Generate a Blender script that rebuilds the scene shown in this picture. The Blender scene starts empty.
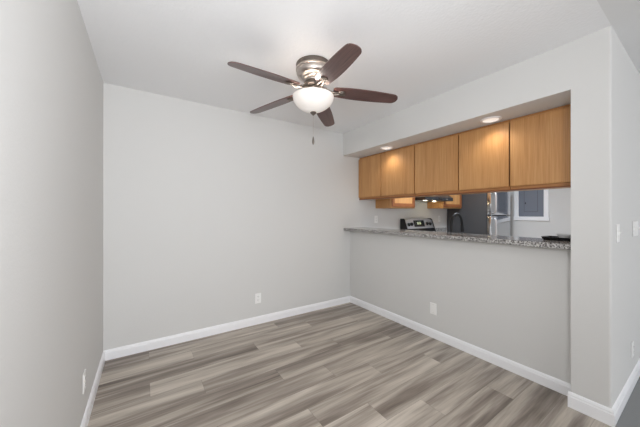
import bpy, bmesh, math, random
from mathutils import Vector, Matrix
PI = math.pi
S = bpy.context.scene
COL = S.collection

# ---------------------------------------------------------------- camera
cam_d = bpy.data.cameras.new('camera')
cam_d.sensor_width = 36.0
cam_d.lens = 36.0 * 264.5 / 640.0
cam_d.clip_start = 0.02
cam = bpy.data.objects.new('camera', cam_d)
COL.objects.link(cam)
cam.location = (0, 0, 1.292)
cam.rotation_euler = (math.radians(90), 0, -math.radians(33.49))
S.camera = cam

# ---------------------------------------------------------------- world, lights, exposure
W = bpy.data.worlds.new('world'); S.world = W; W.use_nodes = True
bg = W.node_tree.nodes['Background']
bg.inputs[0].default_value = (0.93, 0.96, 1.0, 1); bg.inputs[1].default_value = 1.97
S.view_settings.view_transform = 'Standard'
S.view_settings.look = 'None'
S.view_settings.gamma = 1.0
S.view_settings.exposure = 0.06
S.view_settings.use_curve_mapping = False


def area(name, loc, rot, sx, sy, power, color=(1, 1, 1), spread=PI):
    d = bpy.data.lights.new(name, 'AREA'); d.shape = 'RECTANGLE'; d.size = sx; d.size_y = sy
    d.energy = power; d.color = color; d.spread = spread
    o = bpy.data.objects.new(name, d); COL.objects.link(o); o.location = loc; o.rotation_euler = rot
    return o


# soft fill light added beside the camera, aimed forward and up
area('camera_fill', (0.1, -0.3, 1.5), Vector((0.1, 1, 0.35)).to_track_quat('-Z', 'Y').to_euler(), 0.5, 0.5, 33, (0.95, 0.975, 1.0))
# fill light added below the kitchen ceiling, without a fixture
area('kitchen_fill', (3.75, 1.8, 2.40), (0, 0, 0), 1.1, 0.5, 48, (0.80, 0.90, 1.0))

# ---------------------------------------------------------------- materials
def new_mat(name):
    m = bpy.data.materials.new(name); m.use_nodes = True
    nt = m.node_tree
    return m, nt, nt.nodes['Principled BSDF']


def rgb(r, g, b):
    f = lambda c: (c / 255 / 12.92) if c / 255 <= 0.04045 else ((c / 255 + 0.055) / 1.055) ** 2.4
    return (f(r), f(g), f(b), 1)


def plain(name, col, rough=0.5, metal=0.0, spec=0.5, noise=0.0):
    m, nt, p = new_mat(name)
    p.inputs['Base Color'].default_value = col
    p.inputs['Roughness'].default_value = rough
    p.inputs['Metallic'].default_value = metal
    p.inputs['Specular IOR Level'].default_value = spec
    if noise:
        n = nt.nodes.new('ShaderNodeTexNoise'); n.inputs['Scale'].default_value = 40
        tc = nt.nodes.new('ShaderNodeTexCoord'); nt.links.new(tc.outputs['Object'], n.inputs['Vector'])
        mr = nt.nodes.new('ShaderNodeMapRange')
        mr.inputs['To Min'].default_value = max(0, rough - noise); mr.inputs['To Max'].default_value = rough + noise
        nt.links.new(n.outputs['Fac'], mr.inputs['Value']); nt.links.new(mr.outputs[0], p.inputs['Roughness'])
    return m


def painted(name, col, scale, strength, dist=0.002, rough=0.75):
    m, nt, p = new_mat(name)
    p.inputs['Base Color'].default_value = col
    p.inputs['Roughness'].default_value = rough
    p.inputs['Specular IOR Level'].default_value = 0.25
    tc = nt.nodes.new('ShaderNodeTexCoord')
    n = nt.nodes.new('ShaderNodeTexNoise'); n.inputs['Scale'].default_value = scale; n.inputs['Detail'].default_value = 3
    b = nt.nodes.new('ShaderNodeBump'); b.inputs['Strength'].default_value = strength; b.inputs['Distance'].default_value = dist
    nt.links.new(tc.outputs['Object'], n.inputs['Vector'])
    nt.links.new(n.outputs['Fac'], b.inputs['Height']); nt.links.new(b.outputs[0], p.inputs['Normal'])
    return m


def wood(name, cols, grain_axis='Z', scale=1.0, rough=0.4, coat=0.0, contrast=(0.25, 0.75)):
    """cols: dark, mid, light. grain runs along grain_axis in object space"""
    m, nt, p = new_mat(name); N = nt.nodes; L = nt.links
    tc = N.new('ShaderNodeTexCoord'); oi = N.new('ShaderNodeObjectInfo')
    add = N.new('ShaderNodeVectorMath'); add.operation = 'ADD'
    mul = N.new('ShaderNodeMath'); mul.operation = 'MULTIPLY'; mul.inputs[1].default_value = 13.0
    L.new(oi.outputs['Random'], mul.inputs[0])
    L.new(tc.outputs['Object'], add.inputs[0]); L.new(mul.outputs[0], add.inputs[1])
    mp = N.new('ShaderNodeMapping')
    s = {'X': (0.6, 9, 9), 'Y': (9, 0.6, 9), 'Z': (9, 9, 0.6)}[grain_axis]
    mp.inputs['Scale'].default_value = [k * scale for k in s]
    L.new(add.outputs[0], mp.inputs['Vector'])
    n1 = N.new('ShaderNodeTexNoise'); n1.inputs['Scale'].default_value = 1.0; n1.inputs['Detail'].default_value = 5
    n1.inputs['Distortion'].default_value = 1.2
    L.new(mp.outputs[0], n1.inputs['Vector'])
    mp2 = N.new('ShaderNodeMapping'); s2 = {'X': (4, 170, 170), 'Y': (170, 4, 170), 'Z': (170, 170, 4)}[grain_axis]
    mp2.inputs['Scale'].default_value = [k * scale for k in s2]
    L.new(add.outputs[0], mp2.inputs['Vector'])
    n2 = N.new('ShaderNodeTexNoise'); n2.inputs['Scale'].default_value = 1.0; n2.inputs['Detail'].default_value = 2
    L.new(mp2.outputs[0], n2.inputs['Vector'])
    mx = N.new('ShaderNodeMix'); mx.data_type = 'FLOAT'; mx.inputs[0].default_value = 0.5
    L.new(n1.outputs['Fac'], mx.inputs[2]); L.new(n2.outputs['Fac'], mx.inputs[3])
    cr = N.new('ShaderNodeValToRGB'); e = cr.color_ramp.elements
    e[0].position = contrast[0]; e[0].color = cols[0]; e[1].position = contrast[1]; e[1].color = cols[2]
    x = e.new(0.5 * (contrast[0] + contrast[1])); x.color = cols[1]
    L.new(mx.outputs[0], cr.inputs[0]); L.new(cr.outputs[0], p.inputs['Base Color'])
    p.inputs['Roughness'].default_value = rough
    p.inputs['Coat Weight'].default_value = coat
    return m


def floor_material():
    m, nt, p = new_mat('vinyl_planks'); N = nt.nodes; L = nt.links
    tc = N.new('ShaderNodeTexCoord'); sp = N.new('ShaderNodeSeparateXYZ'); L.new(tc.outputs['Object'], sp.inputs[0])

    def M(op, a, b=None, c=None):
        n = N.new('ShaderNodeMath'); n.operation = op
        for i, v in enumerate((a, b, c)):
            if v is None: continue
            if isinstance(v, (int, float)): n.inputs[i].default_value = v
            else: L.new(v, n.inputs[i])
        return n.outputs[0]
    PW, PL = 0.1785, 1.235
    yy = M('DIVIDE', M('SUBTRACT', sp.outputs['Y'], 1.861), PW)
    row = M('FLOOR', yy); fy = M('FRACT', yy)
    m3 = M('FLOORED_MODULO', row, 3)
    # butt joints at 0.90, 0.365, 0.03 (mod the plank length) on successive rows
    off = M('ADD', M('MULTIPLY', M('COMPARE', m3, 0, 0.1), 0.90),
            M('ADD', M('MULTIPLY', M('COMPARE', m3, 1, 0.1), 0.365), M('MULTIPLY', M('COMPARE', m3, 2, 0.1), 0.03)))
    xx = M('DIVIDE', M('SUBTRACT', sp.outputs['X'], off), PL)
    col = M('FLOOR', xx); fx = M('FRACT', xx)
    cb = N.new('ShaderNodeCombineXYZ'); L.new(row, cb.inputs[0]); L.new(col, cb.inputs[1]); cb.inputs[2].default_value = 3.7
    wn = N.new('ShaderNodeTexWhiteNoise'); wn.noise_dimensions = '3D'; L.new(cb.outputs[0], wn.inputs['Vector'])
    sc = N.new('ShaderNodeVectorMath'); sc.operation = 'SCALE'; L.new(wn.outputs['Color'], sc.inputs[0]); sc.inputs['Scale'].default_value = 40
    ad = N.new('ShaderNodeVectorMath'); ad.operation = 'ADD'; L.new(tc.outputs['Object'], ad.inputs[0]); L.new(sc.outputs[0], ad.inputs[1])
    mp = N.new('ShaderNodeMapping'); mp.inputs['Scale'].default_value = (0.95, 12, 1); L.new(ad.outputs[0], mp.inputs['Vector'])
    n1 = N.new('ShaderNodeTexNoise'); n1.inputs['Scale'].default_value = 1.0; n1.inputs['Detail'].default_value = 2.5
    n1.inputs['Distortion'].default_value = 0.5
    L.new(mp.outputs[0], n1.inputs['Vector'])
    mp2 = N.new('ShaderNodeMapping'); mp2.inputs['Scale'].default_value = (5, 95, 1); L.new(ad.outputs[0], mp2.inputs['Vector'])
    n2 = N.new('ShaderNodeTexNoise'); n2.inputs['Scale'].default_value = 1.0; n2.inputs['Detail'].default_value = 4
    L.new(mp2.outputs[0], n2.inputs['Vector'])
    tone = M('ADD', M('MULTIPLY', n1.outputs['Fac'], 1.15), M('MULTIPLY', n2.outputs['Fac'], 0.35))
    tone = M('ADD', tone, M('MULTIPLY', M('SUBTRACT', wn.outputs['Value'], 0.5), 0.25))
    cr = N.new('ShaderNodeValToRGB'); e = cr.color_ramp.elements
    e[0].position = 0.42; e[0].color = rgb(112, 102, 93)
    e[1].position = 1.08; e[1].color = rgb(210, 200, 188)
    x = e.new(0.63); x.color = rgb(150, 139, 129)
    x = e.new(0.84); x.color = rgb(188, 178, 166)
    L.new(tone, cr.inputs[0])
    ey = M('MULTIPLY', M('MINIMUM', fy, M('SUBTRACT', 1.0, fy)), PW)
    ex = M('MULTIPLY', M('MINIMUM', fx, M('SUBTRACT', 1.0, fx)), PL)
    edge = M('LESS_THAN', M('MINIMUM', ex, ey), 0.0011)
    mx = N.new('ShaderNodeMix'); mx.data_type = 'RGBA'
    L.new(M('MULTIPLY', edge, 0.45), mx.inputs[0]); L.new(cr.outputs[0], mx.inputs[6]); mx.inputs[7].default_value = rgb(70, 62, 56)
    L.new(mx.outputs[2], p.inputs['Base Color'])
    p.inputs['Roughness'].default_value = 0.42
    p.inputs['Specular IOR Level'].default_value = 0.4
    b = N.new('ShaderNodeBump'); b.inputs['Strength'].default_value = 0.12; b.inputs['Distance'].default_value = 0.001
    L.new(n2.outputs['Fac'], b.inputs['Height']); L.new(b.outputs[0], p.inputs['Normal'])
    return m


def granite_material():
    m, nt, p = new_mat('granite'); N = nt.nodes; L = nt.links
    tc = N.new('ShaderNodeTexCoord')
    v = N.new('ShaderNodeTexVoronoi'); v.inputs['Scale'].default_value = 150; L.new(tc.outputs['Object'], v.inputs['Vector'])
    n = N.new('ShaderNodeTexNoise'); n.inputs['Scale'].default_value = 60; n.inputs['Detail'].default_value = 4; L.new(tc.outputs['Object'], n.inputs['Vector'])
    bw = N.new('ShaderNodeRGBToBW'); L.new(v.outputs['Color'], bw.inputs[0])
    mx = N.new('ShaderNodeMix'); mx.data_type = 'FLOAT'; mx.inputs[0].default_value = 0.5
    L.new(bw.outputs[0], mx.inputs[2]); L.new(n.outputs['Fac'], mx.inputs[3])
    cr = N.new('ShaderNodeValToRGB'); cr.color_ramp.interpolation = 'LINEAR'; e = cr.color_ramp.elements
    e[0].position = 0.28; e[0].color = rgb(48, 46, 45)
    e[1].position = 0.74; e[1].color = rgb(226, 224, 221)
    x = e.new(0.42); x.color = rgb(122, 118, 116)
    x = e.new(0.55); x.color = rgb(170, 167, 164)
    L.new(mx.outputs[0], cr.inputs[0]); L.new(cr.outputs[0], p.inputs['Base Color'])
    p.inputs['Roughness'].default_value = 0.12
    return m


def emitter(name, col, strength):
    m, nt, p = new_mat(name)
    p.inputs['Base Color'].default_value = (0.9, 0.9, 0.9, 1)
    p.inputs['Emission Color'].default_value = col; p.inputs['Emission Strength'].default_value = strength
    return m


M_WALL = painted('wall_paint', rgb(221, 220, 218), 90, 0.35, 0.0015)
M_CEIL = painted('ceiling_texture', rgb(243, 243, 244), 55, 0.7, 0.003, 0.85)
M_CEIL2 = painted('ceiling_smooth', rgb(230, 230, 230), 90, 0.25, 0.002, 0.85)
M_TRIM = plain('trim_white', rgb(252, 252, 254), 0.35, noise=0.03)
M_PLATE = plain('plate_white', rgb(250, 249, 247), 0.35, noise=0.03)
M_SLOT = plain('slot_dark', rgb(80, 78, 75), 0.6, noise=0.03)
M_FLOOR = floor_material()
M_GRAN = granite_material()
M_OAK = wood('honey_oak', (rgb(156, 102, 54), rgb(194, 142, 88), rgb(214, 168, 116)), 'Z', 1.0, 0.38, 0.1, (0.18, 0.80))
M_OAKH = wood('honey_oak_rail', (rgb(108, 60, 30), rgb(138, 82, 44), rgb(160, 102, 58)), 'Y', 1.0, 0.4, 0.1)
M_OAKY = wood('oak_rail', (rgb(150, 98, 52), rgb(178, 122, 72), rgb(196, 142, 90)), 'Y', 1.0, 0.4, 0.1)
M_OAKX = wood('honey_oak_rail_x', (rgb(140, 88, 46), rgb(172, 116, 68), rgb(190, 138, 88)), 'X', 1.0, 0.4, 0.1)
M_GAP_SHADE = plain('cabinet_gap_shade', rgb(52, 26, 14), 0.8, noise=0.05)
M_WAL = wood('walnut_blade', (rgb(58, 36, 33), rgb(90, 59, 54), rgb(118, 83, 77)), 'X', 1.2, 0.34, 0.45, (0.3, 0.7))
M_NICK = plain('brushed_nickel', rgb(200, 190, 182), 0.3, 1.0, noise=0.01)
M_NICKD = plain('dark_nickel', rgb(124, 115, 108), 0.45, 1.0, noise=0.01)
M_STEEL = plain('stainless', rgb(196, 198, 201), 0.16, 1.0, noise=0.03)
M_HAND = plain('handle_steel', rgb(222, 222, 224), 0.36, 1.0, noise=0.03)
M_BLKS = plain('fridge_side_black', rgb(68, 68, 70), 0.42, noise=0.04)
M_BLK = plain('black_gloss', rgb(12, 12, 13), 0.12, noise=0.03)
M_BLKM = plain('black_matte', rgb(18, 18, 19), 0.55, noise=0.05)
M_HOOD = plain('hood_black', rgb(32, 33, 36), 0.3, noise=0.04)
M_PANEL = plain('panel_grey', rgb(118, 124, 136), 0.4, noise=0.04)
M_PANELD = plain('panel_groove', rgb(84, 88, 98), 0.5, noise=0.04)
M_LENS = emitter('downlight_lens', (1.0, 0.95, 0.87, 1), 0.55)
M_HLENS = emitter('hood_lamp_lens', (1.0, 0.9, 0.7, 1), 3.5)
M_DISP = emitter('clock_digits', (0.55, 0.75, 0.15, 1), 0.4)
M_BULB = emitter('bulb_glow', (1.0, 0.93, 0.84, 1), 3.0)
M_PALE = plain('pale_grey', rgb(222, 222, 222), 0.3, noise=0.04)


def bowl_material():
    m, nt, p = new_mat('alabaster_glass'); N = nt.nodes; L = nt.links
    tc = N.new('ShaderNodeTexCoord')
    n = N.new('ShaderNodeTexNoise'); n.inputs['Scale'].default_value = 9; n.inputs['Detail'].default_value = 3; n.inputs['Distortion'].default_value = 1.5
    L.new(tc.outputs['Object'], n.inputs['Vector'])
    cr = N.new('ShaderNodeValToRGB'); e = cr.color_ramp.elements
    e[0].position = 0.3; e[0].color = (1.0, 0.84, 0.74, 1); e[1].position = 0.7; e[1].color = (1.0, 0.94, 0.89, 1)
    L.new(n.outputs['Fac'], cr.inputs[0])
    L.new(cr.outputs[0], p.inputs['Emission Color']); p.inputs['Emission Strength'].default_value = 0.2
    p.inputs['Base Color'].default_value = (0.86, 0.82, 0.78, 1)
    p.inputs['Roughness'].default_value = 0.35
    return m


M_BOWL = bowl_material()

# ---------------------------------------------------------------- mesh helpers
def box(bm, x0, x1, y0, y1, z0, z1, bev=0.0, seg=2):
    r = bmesh.ops.create_cube(bm, size=1.0)
    vs = r['verts']
    for v in vs:
        v.co = Vector(((x0 + x1) / 2 + v.co.x * (x1 - x0), (y0 + y1) / 2 + v.co.y * (y1 - y0), (z0 + z1) / 2 + v.co.z * (z1 - z0)))
    if bev > 0:
        es = list({e for v in vs for e in v.link_edges})
        bmesh.ops.bevel(bm, geom=es, offset=bev, segments=seg, profile=0.5, affect='EDGES')


def lathe(bm, prof, seg=48, c=(0, 0, 0), sweep=2 * PI):
    """prof: list of (r, z)"""
    rings = []
    for r, z in prof:
        if r < 1e-6:
            rings.append([bm.verts.new((c[0], c[1], c[2] + z))])
        else:
            rings.append([bm.verts.new((c[0] + r * math.cos(2 * PI * i / seg), c[1] + r * math.sin(2 * PI * i / seg), c[2] + z)) for i in range(seg)])
    for a, b in zip(rings, rings[1:]):
        for i in range(seg):
            j = (i + 1) % seg
            if len(a) == 1 and len(b) == 1: continue
            if len(a) == 1: bm.faces.new((a[0], b[j], b[i]))
            elif len(b) == 1: bm.faces.new((a[i], a[j], b[0]))
            else: bm.faces.new((a[i], a[j], b[j], b[i]))


def tube(bm, pts, rad, seg=12):
    pts = [Vector(p) for p in pts]
    rads = rad if isinstance(rad, (list, tuple)) else [rad] * len(pts)
    rings = []
    up = None
    for i, p in enumerate(pts):
        t = (pts[min(i + 1, len(pts) - 1)] - pts[max(i - 1, 0)]).normalized()
        if up is None:
            up = Vector((0, 0, 1)) if abs(t.z) < 0.9 else Vector((1, 0, 0))
        n = (up - t * up.dot(t)).normalized(); up = n
        b = t.cross(n)
        rings.append([bm.verts.new(p + (n * math.cos(2 * PI * k / seg) + b * math.sin(2 * PI * k / seg)) * rads[i]) for k in range(seg)])
    for a, b in zip(rings, rings[1:]):
        for k in range(seg):
            j = (k + 1) % seg
            bm.faces.new((a[k], a[j], b[j], b[k]))
    bm.faces.new(list(reversed(rings[0]))); bm.faces.new(rings[-1])


def prism(bm, outline, axis, a0, a1):
    """extrude a 2D outline along an axis; the outline is in the remaining two axes in order"""
    def mk(p, a):
        if axis == 'X': return (a, p[0], p[1])
        if axis == 'Y': return (p[0], a, p[1])
        return (p[0], p[1], a)
    A = [bm.verts.new(mk(p, a0)) for p in outline]; B = [bm.verts.new(mk(p, a1)) for p in outline]
    n = len(outline)
    bm.faces.new(A); bm.faces.new(list(reversed(B)))
    for i in range(n):
        j = (i + 1) % n
        bm.faces.new((A[j], A[i], B[i], B[j]))


def link(name, bm, mat, parent=None, origin=None, smooth=False):
    """origin: world position of the mesh's own origin (verts were written in world coordinates)"""
    bmesh.ops.recalc_face_normals(bm, faces=bm.faces)
    me = bpy.data.meshes.new(name)
    if origin is not None:
        bmesh.ops.translate(bm, vec=-Vector(origin), verts=bm.verts)
    bm.to_mesh(me); bm.free()
    mats = mat if isinstance(mat, (list, tuple)) else [mat]
    for k in mats: me.materials.append(k)
    if smooth:
        for f in me.polygons: f.use_smooth = True
        if smooth != 'all':
            me.set_sharp_from_angle(angle=math.radians(35))
    o = bpy.data.objects.new(name, me); COL.objects.link(o)
    if origin is not None: o.location = origin
    if parent is not None: o.parent = parent
    return o


def B(): return bmesh.new()


def struct(name, bm, mat):
    o = link(name, bm, mat); o['kind'] = 'structure'; return o


def thing(name, label, cat, loc=(0, 0, 0), rz=0.0, group=None):
    o = bpy.data.objects.new(name, None); COL.objects.link(o); o.location = loc; o.rotation_euler = (0, 0, rz)
    o.empty_display_size = 0.05
    o['label'] = label; o['category'] = cat
    if group: o['group'] = group
    return o


def copy_tree(o, parent=None):
    c = o.copy(); COL.objects.link(c)
    if parent is not None: c.parent = parent
    for ch in list(o.children): copy_tree(ch, c)
    return c


# ---------------------------------------------------------------- room shell
XL, YB, XS, XH = -0.305, 2.985, 2.375, 2.505      # left wall, back wall, pillar and soffit face, half wall face
YP0, YP1, XE, YN, HC = 0.365, 0.55, 5.95, -3.7, 2.44

bm = B(); box(bm, XL - .12, XE + .12, YN, YB + .12, -0.06, 0.0); struct('floor', bm, M_FLOOR)
bm = B(); box(bm, XL - .12, XE + .12, YP0, YB + .12, HC, HC + .08); struct('ceiling', bm, M_CEIL)
bm = B(); prism(bm, [(YP0, HC), (YP0, HC + .08), (YN, HC + .08), (YN, HC - .012)], 'X', XL - .12, XE + .12); struct('ceiling_living', bm, M_CEIL2)
bm = B(); box(bm, XL - .12, XL, YN, YB + .12, 0, HC); struct('wall_left', bm, M_WALL)
bm = B(); box(bm, XL, XE + .12, YB, YB + .12, 0, HC); struct('wall_back', bm, M_WALL)
bm = B(); box(bm, XE, XE + .12, YN, YB, 0, HC); struct('wall_end', bm, M_WALL)
bm = B(); box(bm, XH, XH + .115, YP1, YB, 0, 1.047); struct('wall_right', bm, M_WALL)
bm = B()
q = .012
prism(bm, [(XS + .245, YP1), (XS, YP1)] + [(XS + q - q * math.cos(a), YP0 + q - q * math.sin(a)) for a in [PI / 2 * i / 5 for i in range(6)]] + [(XS + .245, YP0)], 'Z', 0, HC)
struct('wall_right_pillar', bm, M_WALL)
bm = B(); box(bm, XS + .2, XE, YP0 + .0005, YP0 + .115, 0, HC); struct('wall_hall', bm, M_WALL)
bm = B(); box(bm, XS, 3.02, YP1, YB, 2.122, HC); struct('wall_soffit', bm, M_WALL)


def baseboard(name, p0, p1, nrm, h=0.089, t=0.014):
    """profiled board along p0-p1, standing off the wall in direction nrm"""
    p0 = Vector((*p0, 0)); p1 = Vector((*p1, 0)); n = Vector((*nrm, 0))
    prof = [(0, 0), (t, 0), (t, h * .72), (t * .78, h * .78), (t * .78, h * .86), (t * .35, h * .97), (0, h)]
    bm = B()
    A = [bm.verts.new(p0 + n * a + Vector((0, 0, b))) for a, b in prof]
    C = [bm.verts.new(p1 + n * a + Vector((0, 0, b))) for a, b in prof]
    bm.faces.new(A); bm.faces.new(list(reversed(C)))
    for i in range(len(prof)):
        j = (i + 1) % len(prof); bm.faces.new((A[i], A[j], C[j], C[i]))
    return struct(name, bm, M_TRIM)


baseboard('baseboard_left', (XL, YN), (XL, YB), (1, 0))
baseboard('baseboard_back', (XL, YB), (XH, YB), (0, -1))
baseboard('baseboard_right', (XH, YP1), (XH, YB), (-1, 0))


# board wrapping the pillar corner, mitred
bm = B(); prof = [(0, 0), (.016, 0), (.016, .071), (.012, .077), (.012, .086), (.006, .097), (0, .100)]
rings = []
for px, py, nx, ny in ((XS, YP1 + .012, -1, 0), (XS, YP0, -1, -1), (XE, YP0, 0, -1)):
    rings.append([bm.verts.new((px + nx * a, py + ny * a, b)) for a, b in prof])
for r0, r1 in zip(rings, rings[1:]):
    for i in range(len(prof)):
        j = (i + 1) % len(prof); bm.faces.new((r0[i], r0[j], r1[j], r1[i]))
bm.faces.new(rings[0]); bm.faces.new(rings[-1])
struct('baseboard_hall', bm, M_TRIM)
bm = B(); box(bm, XS + .0, XE, -2.2, YP0 - .0165, 0.0003, 0.006); struct('floor_hall_carpet', bm, painted('grey_carpet', rgb(150, 151, 151), 420, 1.0, 0.004, 0.95))

# ---------------------------------------------------------------- bar top
bm = B(); box(bm, XS + .006, 2.78, YP1 + .001, YB - .001, 1.047, 1.085, 0.004, 2)
bar = link('bar_countertop', bm, M_GRAN, origin=(2.58, 1.77, 1.047))
bar['label'] = 'long speckled grey granite bar top on the half wall below the oak cabinets'; bar['category'] = 'countertop'

# ---------------------------------------------------------------- kitchen lower worktops, base cabinets
bm = B()
box(bm, 2.621, 3.22, YP1 + .05, YB - .001, 0.877, 0.915, 0.003, 1)
wt = link('worktop', bm, M_GRAN, origin=(2.92, 1.7, .877))
wt['label'] = 'granite sink worktop behind and below the raised bar, under the black faucet'; wt['category'] = 'countertop'
bm = B()
box(bm, 4.352, 4.945, 2.345, YB - .001, 0.877, 0.915, 0.003, 1); box(bm, 4.352, 4.945, YB - .021, YB - .001, 0.9155, 1.017, 0.002, 1)
wt = link('worktop', bm, M_GRAN, origin=(4.65, 2.66, .877))
wt['label'] = 'short granite worktop with upstand between the stove and the refrigerator'; wt['category'] = 'countertop'
bm = B()
box(bm, 3.221, 3.575, 2.345, YB - .001, 0.877, 0.915, 0.003, 1); box(bm, 2.79, 3.575, YB - .021, YB - .001, 0.9155, 1.017, 0.002, 1)
wt = link('worktop', bm, M_GRAN, origin=(3.2, 2.66, .877))
wt['label'] = 'granite worktop in the corner left of the stove'; wt['category'] = 'countertop'


def base_cabinet(x0, x1, y0, y1, face, label):
    c = thing('base_cabinet', label, 'cabinet', ((x0 + x1) / 2, (y0 + y1) / 2, 0))
    cx, cy = c.location.x, c.location.y
    bm = B(); box(bm, x0 - cx, x1 - cx, y0 - cy, y1 - cy, 0.1, 0.876)
    if face == 'X': box(bm, x0 - cx, x1 - cx - .06, y0 - cy, y1 - cy, 0.0, 0.1)
    else: box(bm, x0 - cx, x1 - cx, y0 - cy + .06, y1 - cy, 0.0, 0.1)
    link('body', bm, M_OAK, c)
    n = max(1, round(((y1 - y0) if face == 'X' else (x1 - x0)) / 0.5))
    for i in range(n):
        bm = B()
        if face == 'X':
            a = y0 + (y1 - y0) * i / n + .01 - cy; b = y0 + (y1 - y0) * (i + 1) / n - .01 - cy
            box(bm, x1 - cx + .0005, x1 - cx + .019, a, b, .12, .86, .004, 2)
        else:
            a = x0 + (x1 - x0) * i / n + .01 - cx; b = x0 + (x1 - x0) * (i + 1) / n - .01 - cx
            box(bm, a, b, y0 - cy - .019, y0 - cy - .0005, .12, .86, .004, 2)
        link('door', bm, M_OAK, c)


base_cabinet(2.621, 3.19, YP1 + .05, 2.30, 'X', 'oak base cabinet run under the sink worktop behind the half wall')
base_cabinet(4.354, 4.943, 2.38, YB - .001, 'Y', 'oak base cabinet between the stove and the refrigerator')
base_cabinet(2.76, 3.573, 2.38, YB - .001, 'Y', 'oak base cabinet in the corner left of the stove')

# ---------------------------------------------------------------- oak wall cabinets over the bar (dining side)
CB, CT, CF, CK = 1.504, 2.121, 2.683, 3.01     # bottom, top, carcass front, carcass back


def bar_cabinet(y0, y1, doors, label, gap=0.006):
    ym = (y0 + y1) / 2; o = Vector((CF, ym, CB))
    c = thing('wall_cabinet', label, 'cabinet', o, group='oak cabinets over the bar')
    bm = B(); box(bm, CF + .0165, CK, y0 + .001, y1 - .001, CB + .004, CT)
    link('body', bm, M_OAK, c).location = -o
    # face frame rails; stiles coloured dark for the shade in the door gaps
    for za, zb in ((CB, CB + .036), (CT - .03, CT)):
        bm = B(); box(bm, CF, CF + .016, y0 + .0015, y1 - .0015, za, zb, .002, 1)
        link('rail', bm, M_OAKY, c).location = -o
    for ya, yb in ((y0 + .0015, y0 + .03), (y1 - .03, y1 - .0015)):
        bm = B(); box(bm, CF + .001, CF + .016, ya, yb, CB + .0365, CT - .0305)
        link('stile', bm, M_GAP_SHADE, c).location = -o
    # moulded lip under the frame
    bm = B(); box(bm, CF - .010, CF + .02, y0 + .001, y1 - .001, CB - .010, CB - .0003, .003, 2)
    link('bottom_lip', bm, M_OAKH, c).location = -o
    n = len(doors) - 1
    for k in range(n):
        a, b = doors[k] + gap, doors[k + 1] - gap
        z0, z1 = CB + .022, CT - .022
        bm = B()
        # slab door with finger-pull bevels along the top and bottom back edge
        prism(bm, [(CF - .002, z0 + .012), (CF - .012, z0), (CF - .019, z0 + .003), (CF - .021, z0 + .010), (CF - .021, z1 - .010), (CF - .019, z1 - .003), (CF - .012, z1), (CF - .002, z1 - .012)], 'Y', a, b)
        link('door', bm, M_OAK, c).location = -o
    return c


bar_cabinet(1.997, 2.984, [1.997, 2.531, 2.984], 'wide oak wall cabinet with two doors, farthest of the row over the bar')
bar_cabinet(1.469, 1.997, [1.469, 1.997], 'single-door oak wall cabinet over the bar, next to the two-door one')
bar_cabinet(1.017, 1.469, [1.017, 1.469], 'single-door oak wall cabinet over the bar, lit by the nearer ceiling downlight')
bar_cabinet(0.555, 1.017, [0.555, 1.017], 'oak wall cabinet with the largest-looking door, nearest the white pillar')

# ---------------------------------------------------------------- oak wall cabinets on the kitchen's back wall
def kitchen_cabinet(x0, x1, z0, z1, label, nd=1):
    yf = 2.675; xm = (x0 + x1) / 2; o = Vector((xm, YB, z0))
    c = thing('wall_cabinet', label, 'cabinet', o)
    bm = B(); box(bm, x0, x1, yf, YB - .0005, z0, z1, .0015, 1)
    link('body', bm, M_OAK, c).location = -o
    w = (x1 - x0) / nd
    for k in range(nd):
        a = x0 + k * w + .015; b = x0 + (k + 1) * w - .015; c0 = z0 + .02; c1 = z1 - .02
        bm = B(); fw = .055
        box(bm, a, a + fw, yf - .019, yf - .0005, c0, c1, .003, 1)
        box(bm, b - fw, b, yf - .019, yf - .0005, c0, c1, .003, 1)
        box(bm, a + fw, b - fw, yf - .019, yf - .0005, c0, c0 + fw, .003, 1)
        box(bm, a + fw, b - fw, yf - .019, yf - .0005, c1 - fw, c1, .003, 1)
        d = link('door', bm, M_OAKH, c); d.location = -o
        bm = B(); box(bm, a + fw + .0005, b - fw - .0005, yf - .010, yf - .0008, c0 + fw + .0005, c1 - fw - .0005)
        link('door_panel', bm, M_OAK, d)
    return c


kitchen_cabinet(3.02, 3.575, 1.372, 2.12, 'oak wall cabinet with framed door left of the black range hood')
kitchen_cabinet(4.352, 4.945, 1.385, 2.12, 'oak wall cabinet right of the black range hood, its side lit yellow')
kitchen_cabinet(3.577, 4.350, 1.63, 2.12, 'short oak wall cabinet above the black range hood', 2)

# ---------------------------------------------------------------- range hood
hd = thing('range_hood', 'black under-cabinet range hood with its lamp on, above the stove', 'range hood', (3.963, YB, 1.495))
bm = B()
prism(bm, [(YB - .001, 1.50), (2.50, 1.50), (2.49, 1.505), (2.49, 1.555), (2.60, 1.628), (YB - .001, 1.628)], 'X', 3.58, 4.347)
link('body', bm, M_HOOD, hd).location = -hd.location
for xa, ya in ((3.66, 2.54), (4.13, 2.69)):
    bm = B(); box(bm, xa, xa + .045, ya, ya + .045, 1.494, 1.4995)
    link('lamp_lens', bm, M_HLENS, hd).location = -hd.location
bm = B(); box(bm, 4.13, 4.19, 2.4875, 2.4895, 1.522, 1.532)
link('badge', bm, M_STEEL, hd).location = -hd.location
for k in range(2):
    bm = B(); box(bm, 3.93 + .06 * k, 3.965 + .06 * k, 2.4865, 2.4895, 1.52, 1.54, .001, 1)
    link('rocker_switch', bm, M_BLK, hd).location = -hd.location
hl = bpy.data.lights.new('hood_light', 'POINT'); hl.energy = .55; hl.color = (1.0, .84, .5); hl.shadow_soft_size = .02
ho = bpy.data.objects.new('hood_light', hl); COL.objects.link(ho); ho.parent = hd; ho.location = Vector((4.17, 2.72, 1.462)) - hd.location

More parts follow.
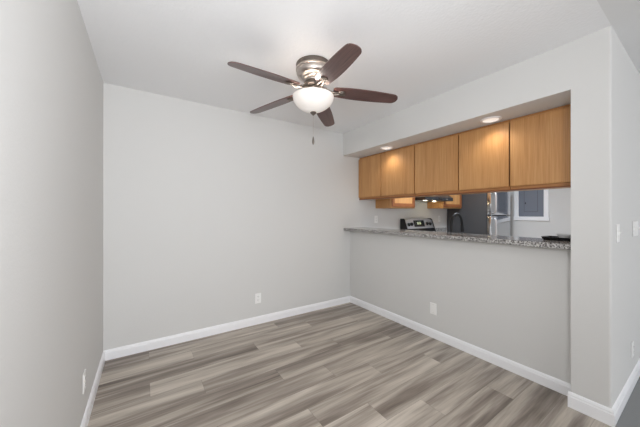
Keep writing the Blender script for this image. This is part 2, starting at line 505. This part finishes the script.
# ---------------------------------------------------------------- range
rg = thing('range', 'stainless electric range with black glass top and control panel at the back', 'stove', (3.963, 2.65, 0))
O = -rg.location
RX0, RX1 = 3.583, 4.343
bm = B(); box(bm, RX0, RX1, 2.36, 2.97, 0.03, 0.905); link('body', bm, M_BLKM, rg).location = O
bm = B(); box(bm, RX0, RX1, 2.335, 2.83, 0.9055, 0.92, .003, 1); link('glass_cooktop', bm, M_BLK, rg).location = O
bm = B(); box(bm, RX0 + .01, RX1 - .01, 2.325, 2.3595, 0.25, 0.86, .006, 2); od = link('oven_door', bm, M_STEEL, rg); od.location = O
bm = B(); tube(bm, [(RX0 + .06, 2.29, .80), (RX1 - .06, 2.29, .80)], .011); box(bm, RX0 + .07, RX0 + .09, 2.29, 2.326, .79, .81); box(bm, RX1 - .09, RX1 - .07, 2.29, 2.326, .79, .81)
link('handle', bm, M_STEEL, od, smooth=True)
bm = B(); box(bm, RX0 + .01, RX1 - .01, 2.33, 2.3595, 0.05, 0.235, .005, 2); link('drawer', bm, M_STEEL, rg).location = O
# curved backguard: side profile leans back, front face bows upward in the middle
bm = B()
nseg = 20; prev = None
for i in range(nseg + 1):
    t = i / nseg; x = RX0 + .012 + (RX1 - RX0 - .024) * t
    top = 1.185 + .032 * math.sin(PI * t) ** 0.7
    ring = [bm.verts.new(v) for v in ((x, 2.835, .921), (x, 2.815, .975), (x, 2.885, top - .012), (x, 2.905, top), (x, 2.965, top), (x, 2.965, .921))]
    if prev:
        for k in range(6):
            j = (k + 1) % 6; bm.faces.new((prev[k], prev[j], ring[j], ring[k]))
    else: bm.faces.new(ring)
    prev = ring
bm.faces.new(prev)
bgd = link('backguard', bm, M_HAND, rg, smooth=True); bgd.location = O
for xa, xb in ((RX0, RX0 + .0115), (RX1 - .0115, RX1)):
    bm = B(); prism(bm, [(2.825, .921), (2.805, .98), (2.88, 1.19), (2.90, 1.205), (2.968, 1.205), (2.968, .921)], 'X', xa, xb); link('end_cap', bm, M_BLKM, rg).location = O


def guard_pt(x, s, off):
    """point on the sloping face of the backguard: s = 0 bottom .. 1 top"""
    t = (x - RX0 - .012) / (RX1 - RX0 - .024)
    top = 1.185 + .032 * math.sin(PI * max(0, min(1, t))) ** 0.7 - .012
    y = 2.815 + .07 * s; z = .975 + (top - .975) * s
    n = Vector((0, -(top - .975), .07)).normalized()
    return Vector((x, y, z)) + n * off


def guard_patch(x0, x1, s0, s1, t0, t1):
    bm = B(); c = []
    for off in (t0, t1):
        c.append([bm.verts.new(guard_pt(x, s, off)) for x, s in ((x0, s0), (x1, s0), (x1, s1), (x0, s1))])
    bm.faces.new(c[0]); bm.faces.new(list(reversed(c[1])))
    for i in range(4):
        j = (i + 1) % 4; bm.faces.new((c[0][j], c[0][i], c[1][i], c[1][j]))
    return bm


link('lower_trim', guard_patch(RX0 + .014, RX1 - .014, .0, .30, .0005, .006), M_BLK, rg).location = O
dp = link('display', guard_patch(3.80, 4.08, .40, .88, .0005, .004), M_BLK, rg); dp.location = O
for i in range(4):
    xx = 3.885 + i * .024 + (.008 if i > 1 else 0)
    link('digit', guard_patch(xx, xx + .013, .56, .74, .0045, .006), M_DISP, dp)
for i, xx in enumerate((3.66, 3.735, 4.16, 4.245)):
    bm = B(); lathe(bm, [(0, 0), (.030, 0), (.030, .006), (.023, .010), (.020, .026), (0, .027)], 24)
    n = Vector((0, -.2, .07)).normalized()
    k = link('knob', bm, M_BLKM, rg, smooth=True); k.location = guard_pt(xx, .62, .001) + O
    k.rotation_euler = n.to_track_quat('Z', 'Y').to_euler()
for i, (xx, yy, rr) in enumerate(((3.76, 2.47, .09), (4.16, 2.47, .075), (3.76, 2.70, .07), (4.16, 2.70, .09))):
    bm = B(); lathe(bm, [(rr, 0), (rr + .004, 0), (rr + .004, .0006), (rr, .0006), (rr, 0)], 32, (xx, yy, .9203))
    link('burner_ring', bm, M_NICKD, rg).location = O

# ---------------------------------------------------------------- refrigerator
fr = thing('refrigerator', 'tall refrigerator with stainless doors on top and bottom and a black side', 'refrigerator', (5.35, 2.6, 0))
O = -fr.location; FX0, FX1, FY = 4.965, 5.735, 2.170
bm = B(); box(bm, FX0, FX1, FY + .075, YB - .02, 0.0, 1.74, .004, 1); link('body', bm, M_BLKS, fr).location = O
for nm, z0, z1 in (('freezer_door', 1.262, 1.735), ('lower_door', 0.06, 1.250)):
    bm = B(); box(bm, FX0 + .002, FX1 - .002, FY, FY + .068, z0, z1, .010, 3)
    d = link(nm, bm, M_STEEL, fr, smooth=True); d.location = O
    bm = B()
    hz0, hz1 = (z0 + .03, z1 - .06) if z0 > 1 else (z1 - .62, z1 - .03)
    hx = FX0 + .06
    tube(bm, [(hx, FY - .002, hz0), (hx, FY - .045, hz0 + .03), (hx, FY - .052, hz0 + .08), (hx, FY - .052, hz1 - .08), (hx, FY - .045, hz1 - .03), (hx, FY - .002, hz1)], .0145, 14)
    link('handle', bm, M_HAND, d, smooth='all')

# ---------------------------------------------------------------- electrical panel on the end wall
ep = thing('electrical_panel', 'grey metal breaker panel door framed by white trim on the kitchen end wall', 'electrical panel', (XE, 1.93, 1.15))
O = -ep.location; PY0, PY1, PZ0, PZ1 = 1.735, 2.115, 1.235, 1.93
bm = B()
box(bm, XE - .018, XE - .0005, PY0 - .07, PY0, PZ0 - .075, PZ1 + .07, .003, 1)
box(bm, XE - .018, XE - .0005, PY1, PY1 + .07, PZ0 - .075, PZ1 + .07, .003, 1)
box(bm, XE - .018, XE - .0005, PY0, PY1, PZ1, PZ1 + .07, .003, 1)
box(bm, XE - .026, XE - .0005, PY0 - .08, PY1 + .08, PZ0 - .075, PZ0, .004, 1)
link('trim_frame', bm, M_TRIM, ep).location = O
bm = B(); box(bm, XE - .010, XE - .0008, PY0 + .001, PY1 - .001, PZ0 + .001, PZ1 - .001); link('cover', bm, M_PANEL, ep).location = O
bm = B()
a, b, c, d = PY0 + .085, PY1 - .085, PZ0 + .09, PZ1 - .09
for q in ((a, b, c, c + .006), (a, b, d - .006, d), (a, a + .006, c + .0065, d - .0065), (b - .006, b, c + .0065, d - .0065)): box(bm, XE - .0112, XE - .0102, *q)
link('door_seam', bm, M_PANELD, ep).location = O
bm = B(); box(bm, XE - .016, XE - .0105, PY1 - .115, PY1 - .10, 1.47, 1.50, .002, 1); link('latch', bm, M_BLKM, ep).location = O

# ---------------------------------------------------------------- faucet
fc = thing('faucet', 'black gooseneck kitchen faucet rising behind the granite bar', 'faucet', (2.86, 1.66, .915))
bm = B(); lathe(bm, [(0, 0), (.028, 0), (.028, .006), (.019, .014), (.017, .07), (0, .072)], 28); link('base', bm, M_BLKM, fc, smooth=True)
pts = [(0, 0, .072), (0, 0, .15), (0, 0, .245)]
R_ = .112
for i in range(1, 13):
    a = PI - PI * i / 12 * 1.02; pts.append((R_ + R_ * math.cos(a), 0, .250 + R_ * 1.08 * math.sin(a)))
bm = B(); tube(bm, pts, .0145, 14); link('spout', bm, M_BLKM, fc, smooth='all')
bm = B(); tube(bm, [(2 * R_ - .001, 0, .250), (2 * R_ + .002, 0, .225), (2 * R_ + .006, 0, .19), (2 * R_ + .008, 0, .165)], [.0155, .017, .020, .020], 16); link('spray_head', bm, M_BLKM, fc, smooth=True)
bm = B(); tube(bm, [(0, -.015, .05), (0, -.045, .055), (0, -.075, .085)], [.010, .007, .006], 10); link('lever', bm, M_BLKM, fc, smooth=True)

# ---------------------------------------------------------------- things at the pillar end of the bar
tr = thing('tray', 'flat black tray lying on the granite bar against the white pillar', 'tray', (2.69, .672, 1.085))
def rrect(w, d, r, n=6):
    o = []
    for cx, cy, a0 in ((w / 2 - r, d / 2 - r, 0), (-w / 2 + r, d / 2 - r, PI / 2), (-w / 2 + r, -d / 2 + r, PI), (w / 2 - r, -d / 2 + r, 1.5 * PI)):
        for i in range(n + 1):
            a = a0 + PI / 2 * i / n; o.append((cx + r * math.cos(a), cy + r * math.sin(a)))
    return o
def loft(bm, loops):
    rs = [[bm.verts.new((x, y, z)) for x, y in pts] for pts, z in loops]
    for a, b in zip(rs, rs[1:]):
        for i in range(len(a)):
            j = (i + 1) % len(a); bm.faces.new((a[i], a[j], b[j], b[i]))
    bm.faces.new(list(reversed(rs[0]))); bm.faces.new(rs[-1])
bm = B(); loft(bm, [(rrect(.15, .20, .02), 0.0005), (rrect(.164, .226, .026), .021), (rrect(.168, .23, .028), .025), (rrect(.158, .22, .024), .025), (rrect(.140, .18, .02), .008)])
link('dish', bm, M_BLK, tr)
bm = B(); lathe(bm, [(0, 0), (.035, 0), (.050, .018), (.060, .040), (.057, .0405), (.046, .019), (.0, .006)], 36)
bl = link('bowl', bm, M_PALE, origin=None, smooth=True); bl.location = (2.69, .645, 1.0938)
bl['label'] = 'shallow pale grey bowl sitting on the black tray by the pillar'; bl['category'] = 'bowl'

# ---------------------------------------------------------------- recessed downlights in the soffit
def downlight(x, y, label):
    d = thing('ceiling_light', label, 'ceiling light', (x, y, 2.122), group='recessed lights in the soffit')
    bm = B(); lathe(bm, [(.060, -.0005), (.082, -.0005), (.082, -.004), (.078, -.007), (.062, -.009), (.060, -.0055), (.060, -.0005)], 40); link('trim_ring', bm, M_TRIM, d, smooth=True)
    bm = B(); lathe(bm, [(0, -.001), (.0595, -.001), (.0595, -.005), (0, -.0052)], 40); link('lens', bm, M_LENS, d)
    l = bpy.data.lights.new('downlight', 'SPOT'); l.energy = 5; l.color = (1.0, .93, .83); l.spot_size = math.radians(150); l.spot_blend = .9; l.shadow_soft_size = .05
    o = bpy.data.objects.new('downlight_lamp', l); COL.objects.link(o); o.parent = d; o.location = (0, 0, -.03)
    return d


downlight(2.545, 1.116, 'round recessed white downlight in the soffit, the nearer of the two')
downlight(2.545, 2.32, 'round recessed white downlight in the soffit, the farther one near the back wall')

# ---------------------------------------------------------------- wall plates
def plate_frame(loc, nrm):
    """returns an euler that maps local -Y to the wall normal"""
    return math.atan2(nrm[1], nrm[0]) + PI / 2


def outlet(x, y, z, nrm, label, rot=None):
    o = thing('outlet', label, 'outlet', (x, y, z), plate_frame(None, nrm))
    bm = B(); box(bm, -.036, .036, -.006, -.0003, -.058, .058, .0035, 2); link('cover_plate', bm, M_PLATE, o)
    for s in (-1, 1):
        bm = B(); prism(bm, [(px, pz + s * .0195) for px, pz in rrect(.034, .028, .010, 4)], 'Y', -.0085, -.0062)
        r = link('receptacle', bm, M_PLATE, o)
        bm = B()
        box(bm, -.0085, -.0060, -.0092, -.0087, s * .0195 - .002, s * .0195 + .008); box(bm, .0055, .008, -.0092, -.0087, s * .0195 - .002, s * .0195 + .007)
        box(bm, -.002, .002, -.0092, -.0087, s * .0195 - .010, s * .0195 - .006)
        link('slots', bm, M_SLOT, r)
    return o


outlet(1.104, YB, .30, (0, -1), 'white duplex outlet low on the back wall')
outlet(XL, 2.09, .292, (1, 0), 'white duplex outlet low on the left wall')
outlet(3.06, YP0, .27, (0, -1), 'white duplex outlet low on the hall wall right of the pillar')
outlet(3.03, YB, 1.20, (0, -1), 'white outlet on the kitchen wall below the left oak cabinet')
outlet(4.72, YB, 1.19, (0, -1), 'white outlet on the kitchen wall between stove and refrigerator')

bp = thing('wall_plate', 'plain white blank cover plate on the half wall under the bar', 'wall plate', (XH, 1.645, .302), plate_frame(None, (-1, 0)))
bm = B(); box(bm, -.037, .037, -.006, -.0003, -.059, .059, .0035, 2); link('cover_plate', bm, M_PLATE, bp)
for s in (-1, 1):
    bm = B(); lathe(bm, [(0, 0), (.003, 0), (.003, .0012), (0, .0015)], 12)
    k = link('screw', bm, M_NICK, bp); k.location = (0, -.006, s * .042); k.rotation_euler = (PI / 2, 0, 0)


def switch_plate(x, y, z, gangs, label):
    o = thing('light_switch', label, 'light switch', (x, y, z), 0)
    w = .036 + .023 * (gangs - 1)
    bm = B(); box(bm, -w, w, -.006, -.0003, -.058, .058, .0035, 2); link('cover_plate', bm, M_PLATE, o)
    for g in range(gangs):
        gx = (g - (gangs - 1) / 2) * .046
        bm = B(); prism(bm, [(-.0062, -.012), (-.0062, .012), (-.018, .010), (-.019, .003)], 'X', gx - .005, gx + .005)
        link('toggle', bm, M_PLATE, o)
    return o


switch_plate(2.545, YP0, 1.165, 1, 'single white light switch beside the pillar corner on the hall wall')
switch_plate(3.185, YP0, 1.175, 4, 'wide white multi-switch plate on the hall wall at the right edge')

# ---------------------------------------------------------------- ceiling fan
FXC, FYC = 1.086, 1.736
fan = thing('ceiling_fan', 'brushed nickel ceiling fan with five dark walnut blades and a lit glass bowl', 'ceiling fan', (FXC, FYC, HC))
bm = B(); lathe(bm, [(0, -.0005), (.132, -.0005), (.133, -.004), (.130, -.030), (0, -.030)], 64); link('shaded_ceiling_plate', bm, M_NICKD, fan, smooth=True)  # plate coloured dark to give the shadow between housing and ceiling
bm = B()
lathe(bm, [(0, -.0305), (.129, -.0305), (.134, -.035), (.134, -.044), (.127, -.048), (.126, -.054), (.130, -.058), (.129, -.070), (.121, -.088), (.104, -.100), (.090, -.106), (.088, -.112), (.083, -.118), (.066, -.124), (.064, -.131), (0, -.131)], 72)
link('motor_housing', bm, M_NICK, fan, smooth=True)
bm = B()
lathe(bm, [(0, -.1315), (.058, -.1315), (.060, -.140), (.074, -.150), (.078, -.158), (.078, -.172), (.070, -.180), (.050, -.184), (.046, -.196), (.048, -.212), (.050, -.226), (0, -.226)], 64)
link('flywheel', bm, M_NICKD, fan, smooth=True)
bm = B()
lathe(bm, [(0, -.2265), (.060, -.2265), (.085, -.232), (.100, -.240), (.100, -.247), (.0, -.247)], 64)
link('light_fitter', bm, M_NICK, fan, smooth=True)
# glass bowl: open at the top, with thickness
bp_ = [(.1565 * r, -.252 - .112 * t) for r, t in ((1, 0), (1, .05), (.992, .12), (.97, .2), (.925, .32), (.87, .43), (.80, .54), (.715, .64), (.61, .74), (.49, .83), (.36, .905), (.22, .96), (.12, .99), (.078, 1.0))]
bi_ = [(max(r - .005, .012), z + .0045) for r, z in reversed(bp_)]
prof = [(.150, -.246), (.158, -.246), (.159, -.250)] + bp_ + bi_[:-1] + [(.149, -.250), (.150, -.246)]
bm = B(); lathe(bm, prof, 72); link('glass_bowl', bm, M_BOWL, fan, smooth='all')
bm = B(); lathe(bm, [(0, -.3635), (.022, -.3645), (.024, -.369), (.018, -.377), (.009, -.383), (.007, -.388), (0, -.390)], 32); link('finial', bm, M_NICKD, fan, smooth=True)
bm = B(); lathe(bm, [(0, -.2475), (.013, -.2475), (.014, -.27), (.0, -.27)], 20, (.05, .03, 0)); sk = link('bulb_socket', bm, M_TRIM, fan, smooth=True)
bm = B(); lathe(bm, [(0, -.2705), (.010, -.2705), (.022, -.290), (.024, -.305), (.016, -.322), (0, -.327)], 24, (.05, .03, 0)); link('bulb', bm, M_BULB, sk, smooth='all')
# pull chain and fob
bm = B()
for i in range(64):
    z = -.3905 - i * .0025
    bmesh.ops.create_icosphere(bm, subdivisions=1, radius=.0013, matrix=Matrix.Translation((0, 0, z)))
tube(bm, [(0, 0, -.389), (0, 0, -.552)], .0005, 5)
pc = link('pull_chain', bm, M_NICK, fan)
bm = B(); lathe(bm, [(0, -.5525), (.003, -.553), (.005, -.562), (.008, -.580), (.009, -.598), (.006, -.612), (0, -.616)], 20); link('fob', bm, M_NICKD, pc, smooth=True)


def blade_half_width(s):
    # s = 0 root .. 1 tip
    w = .052 + .014 * math.sin(min(1, s / .38) * PI / 2) - .018 * max(0, (s - .45) / .55) ** 1.6
    if s < .04: w *= .75 + .25 * math.sqrt(max(0, 1 - (1 - s / .04) ** 2))
    if s > .90:
        q = (s - .90) / .10; w *= max(0.0, 1 - q ** 2.8) ** 0.5
    return w


R0, R1 = .155, .668
bm = B(); th = .0055; n = 40; top = []; bot = []
ss = [i / n for i in range(n)] + [.985, .994, 1.0]
upv = []; 
for zz in (0, -th):
    row = []
    for s in ss:
        w = max(blade_half_width(s), .0015); x = R0 + (R1 - R0) * s
        row.append([bm.verts.new((x, w * k / 3, zz)) for k in (-3, -2, -1, 0, 1, 2, 3)])
    upv.append(row)
T, Bo = upv
m_ = len(ss)
for i in range(m_ - 1):
    for k in range(6):
        bm.faces.new((T[i][k], T[i + 1][k], T[i + 1][k + 1], T[i][k + 1]))
        bm.faces.new((Bo[i][k], Bo[i][k + 1], Bo[i + 1][k + 1], Bo[i + 1][k]))
    bm.faces.new((T[i][0], Bo[i][0], Bo[i + 1][0], T[i + 1][0])); bm.faces.new((T[i][6], T[i + 1][6], Bo[i + 1][6], Bo[i][6]))
for i in (0, m_ - 1):
    for k in range(6): bm.faces.new((T[i][k], T[i][k + 1], Bo[i][k + 1], Bo[i][k]))
blade0 = link('blade', bm, M_WAL, fan)
# blade iron: curved arm from flywheel, ending in a round medallion under the blade
bm = B()
tube(bm, [(.070, .012, .012), (.10, .014, .006), (.13, .016, -.014), (.165, .014, -.017), (.205, .008, -.0125)], [.009, .008, .0075, .007, .006], 10)
tube(bm, [(.070, -.012, .012), (.10, -.014, .006), (.13, -.016, -.014), (.165, -.014, -.017), (.205, -.008, -.0125)], [.009, .008, .0075, .007, .006], 10)
lathe(bm, [(0, -.0060), (.028, -.0060), (.030, -.010), (.026, -.0145), (.016, -.013), (.014, -.016), (.0, -.018)], 32, (.222, 0, 0))
iron0 = link('blade_iron', bm, M_NICKD, blade0, smooth=True)
for k in range(5):
    if k == 0: b, ir = blade0, iron0
    else:
        b = blade0.copy(); COL.objects.link(b); ir = iron0.copy(); COL.objects.link(ir); ir.parent = b
    ang = math.radians(-173.2 - 72 * k)
    b.rotation_euler = (Matrix.Rotation(ang, 3, 'Z') @ Matrix.Rotation(math.radians((3.0, 4.2, 5.6, 4.6, 4.2)[k]), 3, 'Y') @ Matrix.Rotation(math.radians(-12), 3, 'X')).to_euler()
    b.location = (0, 0, -.188)
fl = bpy.data.lights.new('fan_lamp', 'POINT'); fl.energy = 3.2; fl.color = (1.0, .95, .89); fl.shadow_soft_size = .03
flo = bpy.data.objects.new('fan_lamp', fl); COL.objects.link(flo); flo.parent = fan; flo.location = (-.04, -.03, -.285)
